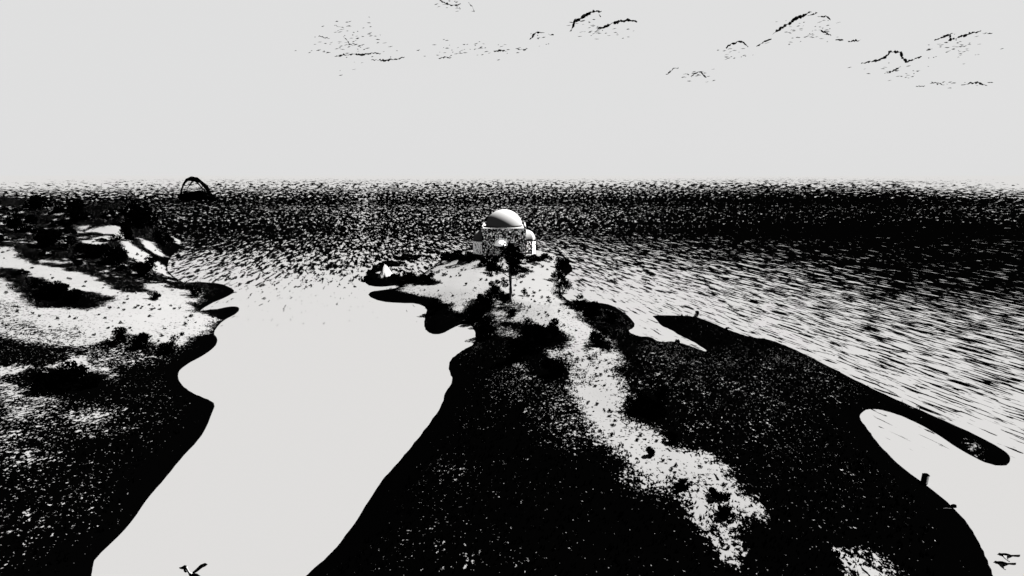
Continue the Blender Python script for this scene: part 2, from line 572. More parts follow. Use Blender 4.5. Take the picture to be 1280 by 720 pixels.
# ------------------------------------------------------------------ sea
COLS = [-400, 0, 160, 320, 480, 640, 800, 960, 1120, 1280, 1700]
ROWS = [
    (220.0, [0, 0, 0, 0, 0, 0, 0, 0, 0, 0, 0]),  # horizon haze painted by letting the dark ripples fade out
    (222.5, [.0, .01, .04, .08, .03, .03, .04, .12, .07, .0, 0]),
    (226, [.0, .02, .16, .26, .24, .22, .24, .32, .22, .01, .0]),
    (233, [.15, .22, .38, .46, .50, .54, .56, .58, .52, .12, .05]),
    (242, [.6, .66, .70, .76, .74, .74, .80, .88, .88, .55, .3]),
    (255, [.8, .84, .86, .86, .82, .78, .87, .925, .935, .86, .7]),
    (280, [.8, .86, .88, .86, .80, .76, .87, .95, .955, .93, .85]),
    (310, [.7, .8, .84, .82, .72, .68, .82, .925, .95, .94, .85]),
    (328, [.5, .6, .56, .56, .56, .56, .64, .84, .96, .965, .9]),
    (345, [.3, .35, .36, .40, .36, .42, .46, .64, .86, .92, .85]),
    (360, [.2, .2, .28, .28, .14, .30, .38, .56, .76, .84, .8]),
    (385, [.05, .05, .10, .11, .07, .10, .22, .44, .62, .72, .7]),
    (410, [.0, .0, .02, .04, .02, .02, .10, .36, .52, .62, .6]),
    (440, [0, 0, 0, 0, 0, 0, .02, .25, .44, .54, .5]),
    (490, [0, 0, 0, 0, 0, 0, 0, .1, .32, .44, .5]),
    (535, [0, 0, 0, 0, 0, 0, 0, .02, .08, .28, .4]),
    (575, [0, 0, 0, 0, 0, 0, 0, 0, .0, .05, .3]),
    (640, [0, 0, 0, 0, 0, 0, 0, 0, 0, 0, 0]),
]


def build_sea():
    rowY = np.array([at_z(640, r[0])[1] for r in ROWS])
    tab = np.array([r[1] for r in ROWS], float)
    pys = np.concatenate([[219.6, 219.9], np.linspace(220.2, 240, 60), np.linspace(240.8, 420, 130), np.linspace(424, 900, 60)])
    Ys = np.array([at_z(640, p)[1] for p in pys])
    br = np.linspace(-2.0, 2.0, 241)
    verts, dark_share, fetch = [], [], []
    for Y in Ys:
        depth = Y * CP + 40 * SP
        ly = np.interp(-math.log(Y), -np.log(rowY), np.arange(len(rowY)))
        i = int(min(math.floor(ly), len(rowY) - 2))
        f = ly - i
        row = tab[i] * (1 - f) + tab[i + 1] * f
        for b in br:
            verts.append((b * depth, Y, 0.0))
            frac = np.interp(640 + 640 * b, COLS, row)
            frac -= .16 * math.exp(-((640 + 640 * b - 455 - 4 * math.sin(Y * .01)) / 14) ** 2) * (1 if Y > 300 else 0) * min(frac, 1)  # sun glitter streak painted by thinning the dark ripples
            dark_share.append(max(frac, 0))
            fetch.append(math.log(max(Y, 1) / 120.0) / math.log(2.15))
    nb = len(br)
    # water behind the viewpoint
    for b in br:
        verts.append((b * 4000, -1500.0, 0.0))
        dark_share.append(0.0)
        fetch.append(0.0)
    nr = len(Ys) + 1
    faces = []
    for r in range(nr - 1):
        for c in range(nb - 1):
            faces.append((r * nb + c, (r + 1) * nb + c, (r + 1) * nb + c + 1, r * nb + c + 1))
    o = mesh_obj('sea', verts, faces, sea_mat())
    me = o.data
    a = me.attributes.new('dark_share', 'FLOAT', 'POINT')
    pr = probit(np.array(dark_share))
    pr[np.array(dark_share) < 0.002] = -6.0
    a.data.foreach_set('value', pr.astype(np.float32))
    a = me.attributes.new('fetch', 'FLOAT', 'POINT')
    a.data.foreach_set('value', np.array(fetch, np.float32))
    tag(o, kind='structure')


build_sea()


# ------------------------------------------------------------------ vegetation
def leaf_cloud(mb, c, rad, n, size, seed=0, m=0, flat=0.0):
    """leaf-sized faces scattered through an uneven ellipsoid"""
    rd = random.Random(seed)
    lob = [(Vector((rd.gauss(0, .5), rd.gauss(0, .5), rd.gauss(0.1, .45))), rd.uniform(.35, .62)) for _ in range(9)]
    for i in range(n):
        lc, lr = lob[i % len(lob)]
        while True:
            p = Vector((rd.uniform(-1, 1), rd.uniform(-1, 1), rd.uniform(-1, 1)))
            if p.length < 1:
                break
        p = lc + p * lr
        p = Vector((c[0] + p.x * rad[0], c[1] + p.y * rad[1], c[2] + p.z * rad[2]))
        u = Vector((rd.gauss(0, 1), rd.gauss(0, 1), rd.gauss(0, 1) * (1 - flat))).normalized()
        v = u.cross(Vector((rd.gauss(0, 1), rd.gauss(0, 1), rd.gauss(0, 1)))).normalized()
        s = size * rd.uniform(.6, 1.4)
        a, b = u * s, v * s * .55
        mb.add([p - a, p + b, p + a, p - b], [(0, 1, 2, 3)], m)


def stems(mb, r, h, n, seed):
    rd = random.Random(seed)
    for i in range(n):
        a = rd.uniform(0, 6.28)
        e = Vector((math.cos(a) * r * .6, math.sin(a) * r * .6, h * rd.uniform(.6, .9)))
        mb.tube([(0, 0, -.2), tuple(e * .5 + Vector((0, 0, h * .1))), tuple(e)], [.07 * h / 2, .05 * h / 2, .02 * h / 2], 5)


def bush_meshes(name, r, h, n, size, seed):
    a = MB()
    leaf_cloud(a, (0, 0, h * .48), (r * .78, r * .78, h * .52), n, size, seed)
    b = MB()
    stems(b, r, h, 5, seed)
    return a, b


def make_bush(name, loc, r, h, label, cat='bush', group=None, n=420, size=.28, seed=1):
    root = empty(name, loc)
    a, b = bush_meshes(name, r, h, n, size, seed)
    a.build('foliage', M_FOLIAGE, root)
    b.build('stem', M_STEM, root)
    return tag(root, label, cat, group)


def copy_tree(o, loc, rz, sc, label=None, group=None):
    c = o.copy()
    COL.objects.link(c)
    c.location = loc
    c.rotation_euler = (0, 0, rz)
    c.scale = sc
    if label:
        c['label'] = label
    if group:
        c['group'] = group
    for ch in o.children:
        k = ch.copy()
        COL.objects.link(k)
        k.parent = c
    return c


# the tall pine before the church
tp = ground(638, 377)


def big_pine(loc):
    root = empty('pine_tree', loc)
    tag(root, 'tall black pine with a bare pale trunk before the domed church', 'tree')
    t = MB()
    t.tube([(0, 0, -.5), (.1, 0, 2.5), (.0, .1, 6.5), (-.15, 0, 10), (-.5, .1, 14.5), (-.6, 0, 17.6)], [.62, .5, .44, .36, .22, .06], 10, 0, .06)
    rd = random.Random(5)
    limbs = []
    for i in range(30):
        z = rd.uniform(6.8, 16.0)
        a = rd.uniform(0, 6.28)
        L = (1.2 + 4.6 * (1 - abs(z - 8.6) / 9.0)) * rd.uniform(.6, 1.1)
        L = max(L, 1.0)
        e = (math.cos(a) * L, math.sin(a) * L, z + rd.uniform(-.2, 1.0))
        t.tube([(-.1, 0, z - .4), (e[0] * .5, e[1] * .5, z), e], [.15, .1, .03], 5)
        limbs.append(e)
    t.build('trunk', M_BARK, root, True)
    c = MB()
    for i, e in enumerate(limbs):
        leaf_cloud(c, e, (1.25, 1.25, .8), 150, .22, 100 + i)
    leaf_cloud(c, (-.5, 0, 16.8), (1.3, 1.3, 1.6), 260, .3, 77)
    leaf_cloud(c, (-.2, 0, 13.5), (2.2, 2.2, 2.6), 420, .32, 78)
    leaf_cloud(c, (-.2, 0, 10), (3.4, 3.4, 2.2), 600, .34, 79)
    c.build('crown', M_FOLIAGE, root)


big_pine(tp)

# bushes with a place of their own: px, py, radius in px, height/width, label
BUSH = [
    (562, 327, 15, .42, 'broad dark bush at the left end of the hedge by the church'),
    (585, 328, 15, .4, 'dark bush under the left apse of the church'),
    (606, 332, 14, .42, 'dark bush at the left corner of the church front'),
    (624, 338, 14, .5, 'dark ragged bush behind the pine trunk'),
    (650, 330, 13, .42, 'dark bush just right of the pine crown by the church wall'),
    (668, 327, 12, .45, 'dark bush under the right apse of the church'),
    (683, 326, 9, .5, 'small dark bush right of the church on white sand'),
    (615, 342, 11, .7, 'low dark bush left of the pine trunk'),
    (646, 343, 9, .7, 'low dark bush right of the pine trunk'),
    (655, 370, 5, .9, 'lone small conical dark shrub right of the pine foot'),
    (704, 336, 10, .9, 'dark bush at the top of the right cove'),
    (697, 352, 11, .9, 'dark bush halfway down the right cove edge'),
    (704, 366, 10, .8, 'dark bush at the foot of the right cove'),
    (725, 386, 13, .45, 'low dark bush between the cove and the sand spine'),
    (742, 393, 15, .5, 'large dark thicket left of the channel mouth'),
    (764, 401, 13, .45, 'dark thicket at the channel point'),
    (620, 366, 12, .6, 'dark bush in the middle of the sand left of the pine'),
    (634, 374, 9, .6, 'dark bush at the pine foot'),
    (607, 385, 15, .7, 'dark bush above the round bay'),
    (596, 402, 14, .8, 'dark bush on the shore of the round bay'),
    (610, 420, 16, .7, 'dark bush under the round bay inlet'),
    (640, 396, 10, .7, 'dark bush beside a white sand strip'),
    (670, 428, 18, .8, 'large rounded black bush left of the sand spine'),
    (692, 424, 16, .8, 'large rounded black bush touching the sand spine'),
    (652, 444, 20, .6, 'broad black bush sloping to the left bay'),
    (746, 432, 15, .6, 'black oval bush in the sand spine'),
    (690, 470, 18, .6, 'black bush at the narrowing of the sand spine'),
    (800, 514, 17, .7, 'black bush on the right edge of the sand spine'),
    (822, 516, 17, .7, 'black bush right of another at the spine edge'),
    (812, 570, 8, .7, 'small black bush alone in the lower sand spine'),
    (840, 552, 8, .7, 'small black bush on the right rim of the lower sand'),
    (850, 610, 8, .6, 'small black bush low in the sand spine'),
    (894, 622, 10, .7, 'black bush near the foot of the sand spine'),
    (905, 646, 10, .7, 'black bush splitting the foot of the sand spine'),
    (870, 395, 3, 1.2, 'small dark upright shrub on the right ridge skyline'),
    (908, 413, 2.5, 1.0, 'tiny dark bush on the right ridge skyline'),
    (846, 428, 2.5, 1.0, 'tiny dark bush on the channel bank'),
    (512, 352, 12, .5, 'low dark scrub on the upper left tongue of land'),
    (535, 354, 13, .5, 'low dark scrub inland of the upper left tongue'),
    (545, 390, 13, .6, 'dark scrub where the lower left tongue joins'),
    (70, 374, 17, .6, 'dark bush in the middle of the left beach head'),
    (95, 380, 15, .6, 'dark bush right in the left beach dark patch'),
    (50, 370, 14, .6, 'dark bush left in the left beach dark patch'),
    (60, 488, 20, .6, 'broad dark bush on the left slope'),
    (90, 482, 22, .6, 'broad dark bush right on the left slope'),
    (120, 484, 14, .6, 'dark bush at the right end of the left slope patch'),
    (155, 428, 12, .8, 'dark bush below the left beach'),
    (182, 436, 14, .7, 'dark bush on the cliff under the left beach'),
    (210, 440, 12, .7, 'dark bush near the cliff edge of the left bay'),
    (195, 375, 9, .7, 'dark bush on the far edge of the left beach'),
    (243, 370, 9, .8, 'speckled bush by the left point'),
    (160, 300, 14, .8, 'dark tree clump left of the far pale slope'),
    (170, 282, 14, .9, 'dark tree clump on the far hill top'),
    (190, 283, 13, .9, 'dark tree clump on the right shoulder of the far hill'),
    (205, 308, 11, .9, 'dark tree clump at the sea end of the far hill'),
    (120, 322, 18, .6, 'dark thicket under the far pale slope'),
    (150, 330, 18, .6, 'dark thicket in the valley of the left land'),
    (180, 345, 16, .6, 'dark thicket above the left point'),
    (60, 308, 20, .6, 'dark thicket on the left hill back'),
    (30, 290, 16, .7, 'dark thicket far left under the skyline'),
    (95, 276, 16, .7, 'dark thicket on the far left skyline'),
    (45, 262, 14, .6, 'distant dark thicket at the top left of the land'),
]
for i, (px, py, rp, hw, lab) in enumerate(BUSH):
    p = ground(px, py)
    depth = p[1] * CP + (40 - p[2]) * SP
    r = rp / FOC * depth
    n = int(min(1500, 400 + rp * 52))
    make_bush('tree' if ('tree' in lab) else ('bush'), (p[0], p[1], p[2] - .1), r, r * 2 * hw, lab, 'tree' if 'tree' in lab else 'bush', None, n, max(.15, r * .095), 300 + i)

# small shrubs dotted over the sand: individuals sharing three shapes
shrub_src = []
for k in range(3):
    a = MB()
    leaf_cloud(a, (0, 0, .42), (.52, .52, .42), 110, .16, 900 + k)
    me_o = a.build('shrub', M_FOLIAGE)
    shrub_src.append(me_o)


def scatter(L, cond, n, rmin=0.0):
    x, y, h, s, d = L
    ok = np.where(cond(x, y, s, d) & (h > .3))[0]
    # even spread in the view: weight by 1/distance^1.2
    w = 1.0 / np.maximum(y[ok], 20) ** 0.9
    pick = rng.choice(ok, size=min(n, len(ok)), replace=False, p=w / w.sum())
    return [(float(x[i]), float(y[i]), float(h[i])) for i in pick]


pts = [(p, h_head, 'small round dark shrub dotted on the pale sand of the headland', 'small shrubs dotted on the sand') for p in scatter(HL, lambda x, y, s, d: (s > .7) & (d > 2) & ((np.abs(x - BPOS[0]) > 17) | (y < BPOS[1] - 6) | (y > BPOS[1] + 26)), 190)]
pts += [(p, h_left, 'small round dark shrub dotted on the pale left beach', 'small shrubs dotted on the left beach') for p in scatter(LL, lambda x, y, s, d: (s > .75) & (d > 2) & (y < 260), 90)]
for i, ((x, y, z), hf, lab, grp) in enumerate(pts):
    x += random.uniform(-.4, .4)
    y += random.uniform(-.4, .4)
    if i < 3:
        o = shrub_src[i]
    else:
        o = shrub_src[i % 3].copy()
        COL.objects.link(o)
    k = random.uniform(.45, 1.2) * (.30 + .62 * min(y / 190, 1.1))
    o.location = (x, y, z - .05)
    o.scale = (k, k, k * random.uniform(.7, 1.3))
    o.rotation_euler = (0, 0, random.uniform(0, 6.28))
    tag(o, lab, 'shrub', grp)


# uncountable low scrub on the dark heath
def scrub(name, L, hf, n, seed):
    mb = MB()
    rd = random.Random(seed)
    for (x, y, z) in scatter(L, lambda x, y, s, d: (s > .012) & (s < .8) & (d > 1.2), n):
        x += rd.uniform(-.4, .4)
        y += rd.uniform(-.4, .4)
        sz = rd.uniform(.12, .34) * (1 + y / 220)
        for k in range(4):
            a = rd.uniform(0, 6.28)
            b = Vector((math.cos(a), math.sin(a), 0))
            q = Vector((x, y, z)) + Vector((rd.uniform(-1, 1), rd.uniform(-1, 1), 0)) * sz
            t = q + Vector((rd.uniform(-.5, .5), rd.uniform(-.5, .5), rd.uniform(.8, 1.6))) * sz
            mb.add([q - b * sz * .35 - Vector((0, 0, .1)), q + b * sz * .35 - Vector((0, 0, .1)), t], [(0, 1, 2)])
    o = mb.build(name, M_FOLIAGE)
    tag(o, 'low dark scrub covering the ' + ('headland' if hf is h_head else 'left coast'), 'scrub', None, 'stuff')


scrub('scrub', HL, h_head, 5000, 5)
scrub('scrub', LL, h_left, 3000, 6)


# ------------------------------------------------------------------ the domed church
def half_ring(cx, cy, r, z, ang0, ang1, n):
    return [(cx + r * math.cos(ang0 + (ang1 - ang0) * i / n), cy + r * math.sin(ang0 + (ang1 - ang0) * i / n), z) for i in range(n + 1)]


def apse(root, cx, cy, r, zw, face, wall_mat, hd=1.0, n=4, roof=None):
    """half-round apse with its half dome; face is the outward direction"""
    a0, a1 = face - math.pi / 2, face + math.pi / 2
    w = MB()
    w.rings([half_ring(cx, cy, r, -3, a0, a1, n), half_ring(cx, cy, r, zw, a0, a1, n)], 0, True, True)
    o = w.build('apse', wall_mat, root)
    c = MB()
    c.rings([half_ring(cx, cy, r + .06, zw + .003, a0, a1, n), half_ring(cx, cy, r + .22, zw + .08, a0, a1, n), half_ring(cx, cy, r + .22, zw + .3, a0, a1, n), half_ring(cx, cy, r + .02, zw + .36, a0, a1, n)], 0, True, True)
    c.build('cornice', M_LEAD, o)
    d = MB()
    rg = []
    m = 10
    for i in range(m + 1):
        t = math.pi / 2 * i / m
        rg.append(half_ring(cx, cy, max(r * math.cos(t), .02), zw + .365 + r * math.sin(t) * hd, a0, a1, n))
    d.rings(rg, 0, True, True)
    dm = d.build('half_dome', roof or M_PLASTER, o, False)
    return o


def church():
    root = empty('domed_church', (BPOS[0], BPOS[1] + 9.8, 5.45))
    tag(root, 'square stone church with a big pale dome and rounded side apses on the point', 'church')
    W, H = 19.4, 11.6
    b = MB()
    b.box((0, 0, (H - 3) / 2), (W, W, H + 3))
    b.build('wall', M_STONE, root)
    c = MB()
    c.box((0, 0, H + .16), (W + .16, W + .16, .3))
    c.build('cornice', M_PLASTER, root)
    # dome on a low drum
    cx, cy, r = -.1, -.5, 8.25
    d = MB()
    n = 48
    rg = [[(cx + (r + .3) * math.cos(2 * math.pi * j / n), cy + (r + .3) * math.sin(2 * math.pi * j / n), z) for j in range(n)] for z in (H + .313, H + .5)]
    d.rings(rg)
    d.build('drum', M_PLASTER, root)
    d = MB()
    rg = []
    for i in range(17):
        t = math.pi / 2 * i / 16
        k = max(r * math.cos(t), .03)
        rg.append([(cx + k * math.cos(2 * math.pi * j / n), cy + k * math.sin(2 * math.pi * j / n), H + .503 + r * .9 * math.sin(t)) for j in range(n)])
    d.rings(rg)
    d.build('dome', M_PLASTER, root, True)
    # low parapet along the sides and the back of the flat roof
    for nm, c_, d_ in (('parapet', (-W / 2 + .25, .3, H + .68), (.5, W - .7, .72)), ('parapet', (W / 2 - .25, .3, H + .68), (.5, W - .7, .72)), ('parapet', (0, W / 2 - .25, H + .9), (W - 1.1, .5, 1.15))):
        a = MB()
        a.box(c_, d_)
        a.build(nm, M_PLASTER, root)
    apse(root, -W / 2 - .003, -2.0, 4.5, 5.6, math.pi, M_STONE_LIGHT, 1.0, 12)
    apse(root, W / 2 + .003, -1.0, 4.5, 5.6, 0.0, M_STONE)
    apse(root, -.9, -W / 2 - .003, 3.4, 4.0, -math.pi / 2, M_STONE, .9, 10, M_LIT_DOME)


church()


# ------------------------------------------------------------------ rocks
def rock(name, loc, dims, label, mat, seed, sub=3, rough=.35, rz=0.0, peak=0.0, cat='rock', group=None):
    bm = bmesh.new()
    bmesh.ops.create_icosphere(bm, subdivisions=sub, radius=1.0)
    off = Vector((seed * 3.1, seed * 1.7, seed * 5.3))
    for v in bm.verts:
        p = v.co.copy()
        k = 1 + rough * mnoise.noise(p * 1.4 + off) + rough * .45 * mnoise.noise(p * 3.6 + off) + rough * .2 * mnoise.noise(p * 8 + off)
        v.co = p * k
        if peak and v.co.z > 0:
            q = 1 - peak * v.co.z
            v.co.x *= max(q, .08)
            v.co.y *= max(q, .08)
        v.co.x *= dims[0]
        v.co.y *= dims[1]
        v.co.z *= dims[2]
    me = bpy.data.meshes.new(name)
    bm.to_mesh(me)
    bm.free()
    me.materials.append(mat)
    o = bpy.data.objects.new(name, me)
    o.location = loc
    o.rotation_euler = (0, 0, rz)
    COL.objects.link(o)
    return tag(o, label, cat, group)


p = at_z(479, 352)
rock('rock', (p[0], p[1] + 4.5, .2), (3.4, 5.5, 6.0), 'pale pointed rock standing among black rocks at the left tongue tip', M_PALEROCK, 3, 4, .22, 0, .85)
p = at_z(463, 350)
rock('rock', (p[0], p[1], .1), (2.4, 4.5, 2.6), 'black rock left of the pale pointed rock', M_ROCK, 4, 4, .4)
p = at_z(492, 352)
rock('rock', (p[0], p[1] + 2, .1), (2.6, 4, 2.8), 'black rock right of the pale pointed rock', M_ROCK, 5, 4, .4)
p = at_z(472, 338)
rock('rock', (p[0], p[1], .1), (2.2, 6, 2.0), 'low black rock behind the pale pointed rock', M_ROCK, 6, 4, .4)
p = at_z(488, 331)
rock('rock', (p[0], p[1], 0), (5.0, 6, 1.6), 'long low black reef off the upper left tongue', M_ROCK, 7, 4, .45, R(-20))
p = at_z(508, 323)
rock('rock', (p[0], p[1], 0), (5.2, 6, 1.7), 'low black reef nearest the church on the left', M_ROCK, 8, 4, .45, R(-20))
p = ground(1192, 633)
rock('rock', (p[0], p[1], p[2] + .05), (.3, .26, .24), 'small dark boulder on the lower right shore edge', M_ROCK, 9, 3, .3)

# crags breaking out of the left hills
M_CRAG = two_tone('crag_rock', 0.35, 0.62, 0.03)
for i, (px, py, rp) in enumerate([(12, 262, 7), (38, 259, 8), (72, 266, 8), (104, 272, 8), (140, 270, 9), (164, 266, 10), (188, 274, 9), (210, 286, 7),
                                  (222, 298, 5), (128, 302, 6), (60, 318, 8), (100, 330, 8), (150, 338, 8), (28, 342, 7), (182, 350, 6), (6, 300, 8), (85, 290, 8)]):
    p = ground(px, py)
    r = rp / FOC * p[1]
    rock('crag', (p[0], p[1], p[2] + r * .1), (r, r * .9, r * .62), 'jagged black crag breaking out of the dark scrub of the left hills', M_CRAG, 40 + i, 4, .75, i * 1.3, .25, 'crag', 'crags of the left hills')

# driftwood beside the boulder
p = ground(1184, 637)
root_w = MB()
root_w.tube([(-.65, -.12, .12), (-.2, 0, .16), (.25, .05, .13), (.7, .16, .16)], [.03, .055, .05, .02], 7, 0, .1)
o = root_w.build('driftwood', M_WOOD)
o.scale = (.75, .75, .75)
o.rotation_euler = (0, 0, R(-12))
o.location = (p[0], p[1], p[2] + .02)
tag(o, 'thin pale driftwood stick lying left of the small boulder', 'driftwood')

# stone post on the shore
p = ground(1155, 604)
root = empty('shore_post', (p[0], p[1], p[2] - .15), R(-12))
root.scale = (.85, .85, .85)
tag(root, 'squat dark post with its lit right side painted as a pale strip standing on the right shore', 'post')
b = MB()
b.box((-.14, 0, .8), (.5, .5, 1.6), 0, .92)
b.build('shaft', M_ROCK, root)
b = MB()
b.box((.3, -.1, .78), (.2, .3, 1.5), 0, .96)  # sunlit right side of the post, added as a pale strip
b.build('lit_side', M_POST, root)
b = MB()
b.box((.04, -.03, 1.66), (.8, .62, .11))
b.box((.04, -.03, 1.79), (.6, .5, .14), 0, .6)
b.build('cap', M_ROCK, root)


# natural arch far out at sea
def sea_arch():
    base = at_z(247, 251)
    root = empty('rock_arch', (base[0], base[1], 0), 0)
    tag(root, 'dark natural rock arch standing far out in the sea', 'rock arch')
    s = (base[1] * CP + 40 * SP) / FOC      # metres per sighted pixel

    def P(px, py, yy=0.0):
        return ((px - 247) * s, yy, (251 - py) * s)
    random.seed(3)
    a = MB()
    path = [(227, 254), (227, 245), (228.5, 238), (232, 231), (237, 225.5), (243, 224), (250, 225), (255, 229), (259, 234), (262.5, 241), (264.5, 248), (266, 255)]
    rad = [2.2, 1.2, .8, .9, 1.6, 2.2, 2.4, 1.6, 2.4, 1.7, 2.6, 3.2]
    a.tube([P(x, y) for x, y in path], [r * s for r in rad], 10, 0, .42)
    a.tube([P(244, 227), P(240, 231.5), P(236, 236), P(234, 241)], [1.0 * s, .5 * s, .4 * s, .6 * s], 7, 0, .2)
    a.tube([P(248, 227), P(253, 233), P(258, 239)], [1.2 * s, .7 * s, 1.0 * s], 7, 0, .2)
    a.build('arch_span', M_ROCK, root)
    b = MB()
    b.tube([P(224, 247), P(232, 245.5), P(240, 244.5), P(250, 245), P(258, 245), P(270, 249)], [2 * s, 4.2 * s, 4.6 * s, 5.2 * s, 4.6 * s, 2.5 * s], 12, 0, .45)
    b.build('arch_sill', M_ROCK, root)


sea_arch()


# ------------------------------------------------------------------ birds
def gull(loc, rz, tilt, label, group):
    root = empty('gull', loc, rz)
    root.rotation_euler = (tilt, R(18), rz)
    root.scale = (.55, .55, .55)
    tag(root, label, 'bird', group)
    # body along +x (head at +x), one mesh: trunk, head, beak, tail and both wings
    m = MB()
    st = [(-.30, .010, .055, .0), (-.22, .022, .06, .0), (-.12, .055, .06, -.005), (0, .085, .08, -.015), (.10, .08, .08, -.01), (.18, .055, .06, .015),
          (.23, .048, .05, .035), (.28, .05, .048, .045), (.315, .032, .03, .04), (.335, .014, .013, .034), (.375, .008, .007, .026), (.385, .002, .002, .02)]
    rings = []
    for x, hz, hy, zc in st:
        rings.append([(x, 1.5 * hy * math.cos(2 * math.pi * j / 14), zc + 1.55 * hz * math.sin(2 * math.pi * j / 14)) for j in range(14)])
    n0 = len(m.f)
    m.rings(rings)
    for k in range(n0, len(m.f)):
        zc = sum(m.v[i][2] for i in m.f[k]) / len(m.f[k])
        xc = sum(m.v[i][0] for i in m.f[k]) / len(m.f[k])
        m.m[k] = 0 if (zc > -.02 or xc < -.15) else 1
    # tail fan
    m.rings([[(-.2, -.08, .04), (-.2, .08, .04), (-.2, .08, -.02), (-.2, -.08, -.02)], [(-.46, -.12, .07), (-.54, .12, .07), (-.50, .12, -.03), (-.44, -.12, -.03)]], 0)
    for s in (-1, 1):
        # pale panel and dark edges: chordwise strips along a bent wing
        sp = [(0.04, .03, .13, -.13), (.16, .055, .15, -.13), (.30, .075, .12, -.14), (.44, .05, .05, -.16), (.56, .01, -.06, -.19), (.62, -.015, -.16, -.2)]
        if s > 0:
            sp = [(y * .62, z - y * .5, a + y * .25, c + y * .42) for y, z, a, c in sp]
        fr = [0, .16, .8, 1]
        for q in range(3):
            rg = []
            for y, z, a, c in sp:
                x0 = a + (c - a) * fr[q]
                x1 = a + (c - a) * fr[q + 1]
                th = .022 * (1 - y) + .006
                rg.append([(x0, s * y, z + th), (x1, s * y, z + th * .6), (x1, s * y, z - th * .4), (x0, s * y, z - th)])
            k0 = len(m.f)
            m.rings(rg)
            if q == 1 and s > 0:
                for k in range(k0, len(m.f)):
                    ym = sum(abs(m.v[i][1]) for i in m.f[k]) / len(m.f[k])
                    if .12 < ym < .55:
                        m.m[k] = 1
    m.build('gull_body', [M_FEATHER_D, M_FEATHER_P], root, False)
    e = MB()
    for s in (-1, 1):
        e.rings([[(.29 + .011 * math.cos(t), s * .043 + s * .004 * z, .055 + .011 * math.sin(t)) for t in [k * math.pi / 4 for k in range(8)]] for z in (0, 1)])
    e.build('eye', M_FEATHER_P, root)


gull(at_t(1258.5, 694.5, 15.0), math.pi - R(30), R(40), 'dark gull with pale belly gliding over pale water, the upper of two', 'gulls gliding over the lower right bay')
gull(at_t(1253.5, 704.5, 15.0), math.pi - R(30), R(40), 'dark gull gliding low beside the black shore, the lower of two', 'gulls gliding over the lower right bay')


def goose(loc):
    root = empty('long_necked_bird', loc)
    tag(root, 'long-necked dark-headed bird flying at the lower edge over the pale bay', 'bird')
    s = 15.0 / FOC
    cx, cy = 240.0, 722.0
    right = Vector((1, 0, 0))
    up = Vector((0, SP, CP))        # raised neck leans back a little

    def P(px, py, o=0.0):
        v = right * ((px - cx) * s) + up * ((cy - py) * s)
        v.y += o
        return tuple(v)
    m = MB()
    m.tube([P(224.3, 709, -.02), P(226, 709.3, -.02), P(228, 709.8), P(230.3, 709), P(232.5, 709.6), P(233.8, 711.3), P(235, 713.5), P(236.5, 716), P(239, 718.5), P(243, 721), P(248, 724), P(253, 726), P(257, 727)],
           [.006, .024, .04, .058, .05, .03, .024, .028, .06, .095, .09, .05, .012], 10, 0)
    for k in range(len(m.f)):
        xm = sum(m.v[i][0] for i in m.f[k]) / len(m.f[k]) / s + cx
        zm = max(m.v[i][2] for i in m.f[k])
        m.m[k] = 1 if (233 < xm < 239 and k % 10 in (2, 3, 4, 5, 6)) else 0
    # wings, bent and held up
    m.tube([P(239, 718.5, .05), P(243, 716.6, .12), P(246, 714.8, .22), P(249, 715.3, .3), P(250.8, 716.3, .34)], [.03, .045, .055, .05, .01], 8, 0)
    m.tube([P(241, 720, -.03), P(246, 720.2, -.1), P(251, 718.8, -.2), P(254, 720.5, -.25)], [.03, .036, .03, .008], 8, 0)
    # dangling crest under the head
    m.tube([P(230, 711.3), P(231, 713.4), P(232.6, 714.8), P(234, 715)], [.014, .03, .024, .006], 8, 0)
    m.build('bird_body', [M_FEATHER_D, M_FEATHER_P], root, True)
    e = MB()
    e.rings([[(P(230.6, 708.8)[0] + .012 * math.cos(t), P(230.6, 708.8)[1] - .043 - .004 * z, P(230.6, 708.8)[2] + .012 * math.sin(t)) for t in [k * math.pi / 4 for k in range(8)]] for z in (0, 1)])
    e.build('eye', M_FEATHER_P, root)


goose(at_t(240, 722, 15.0))


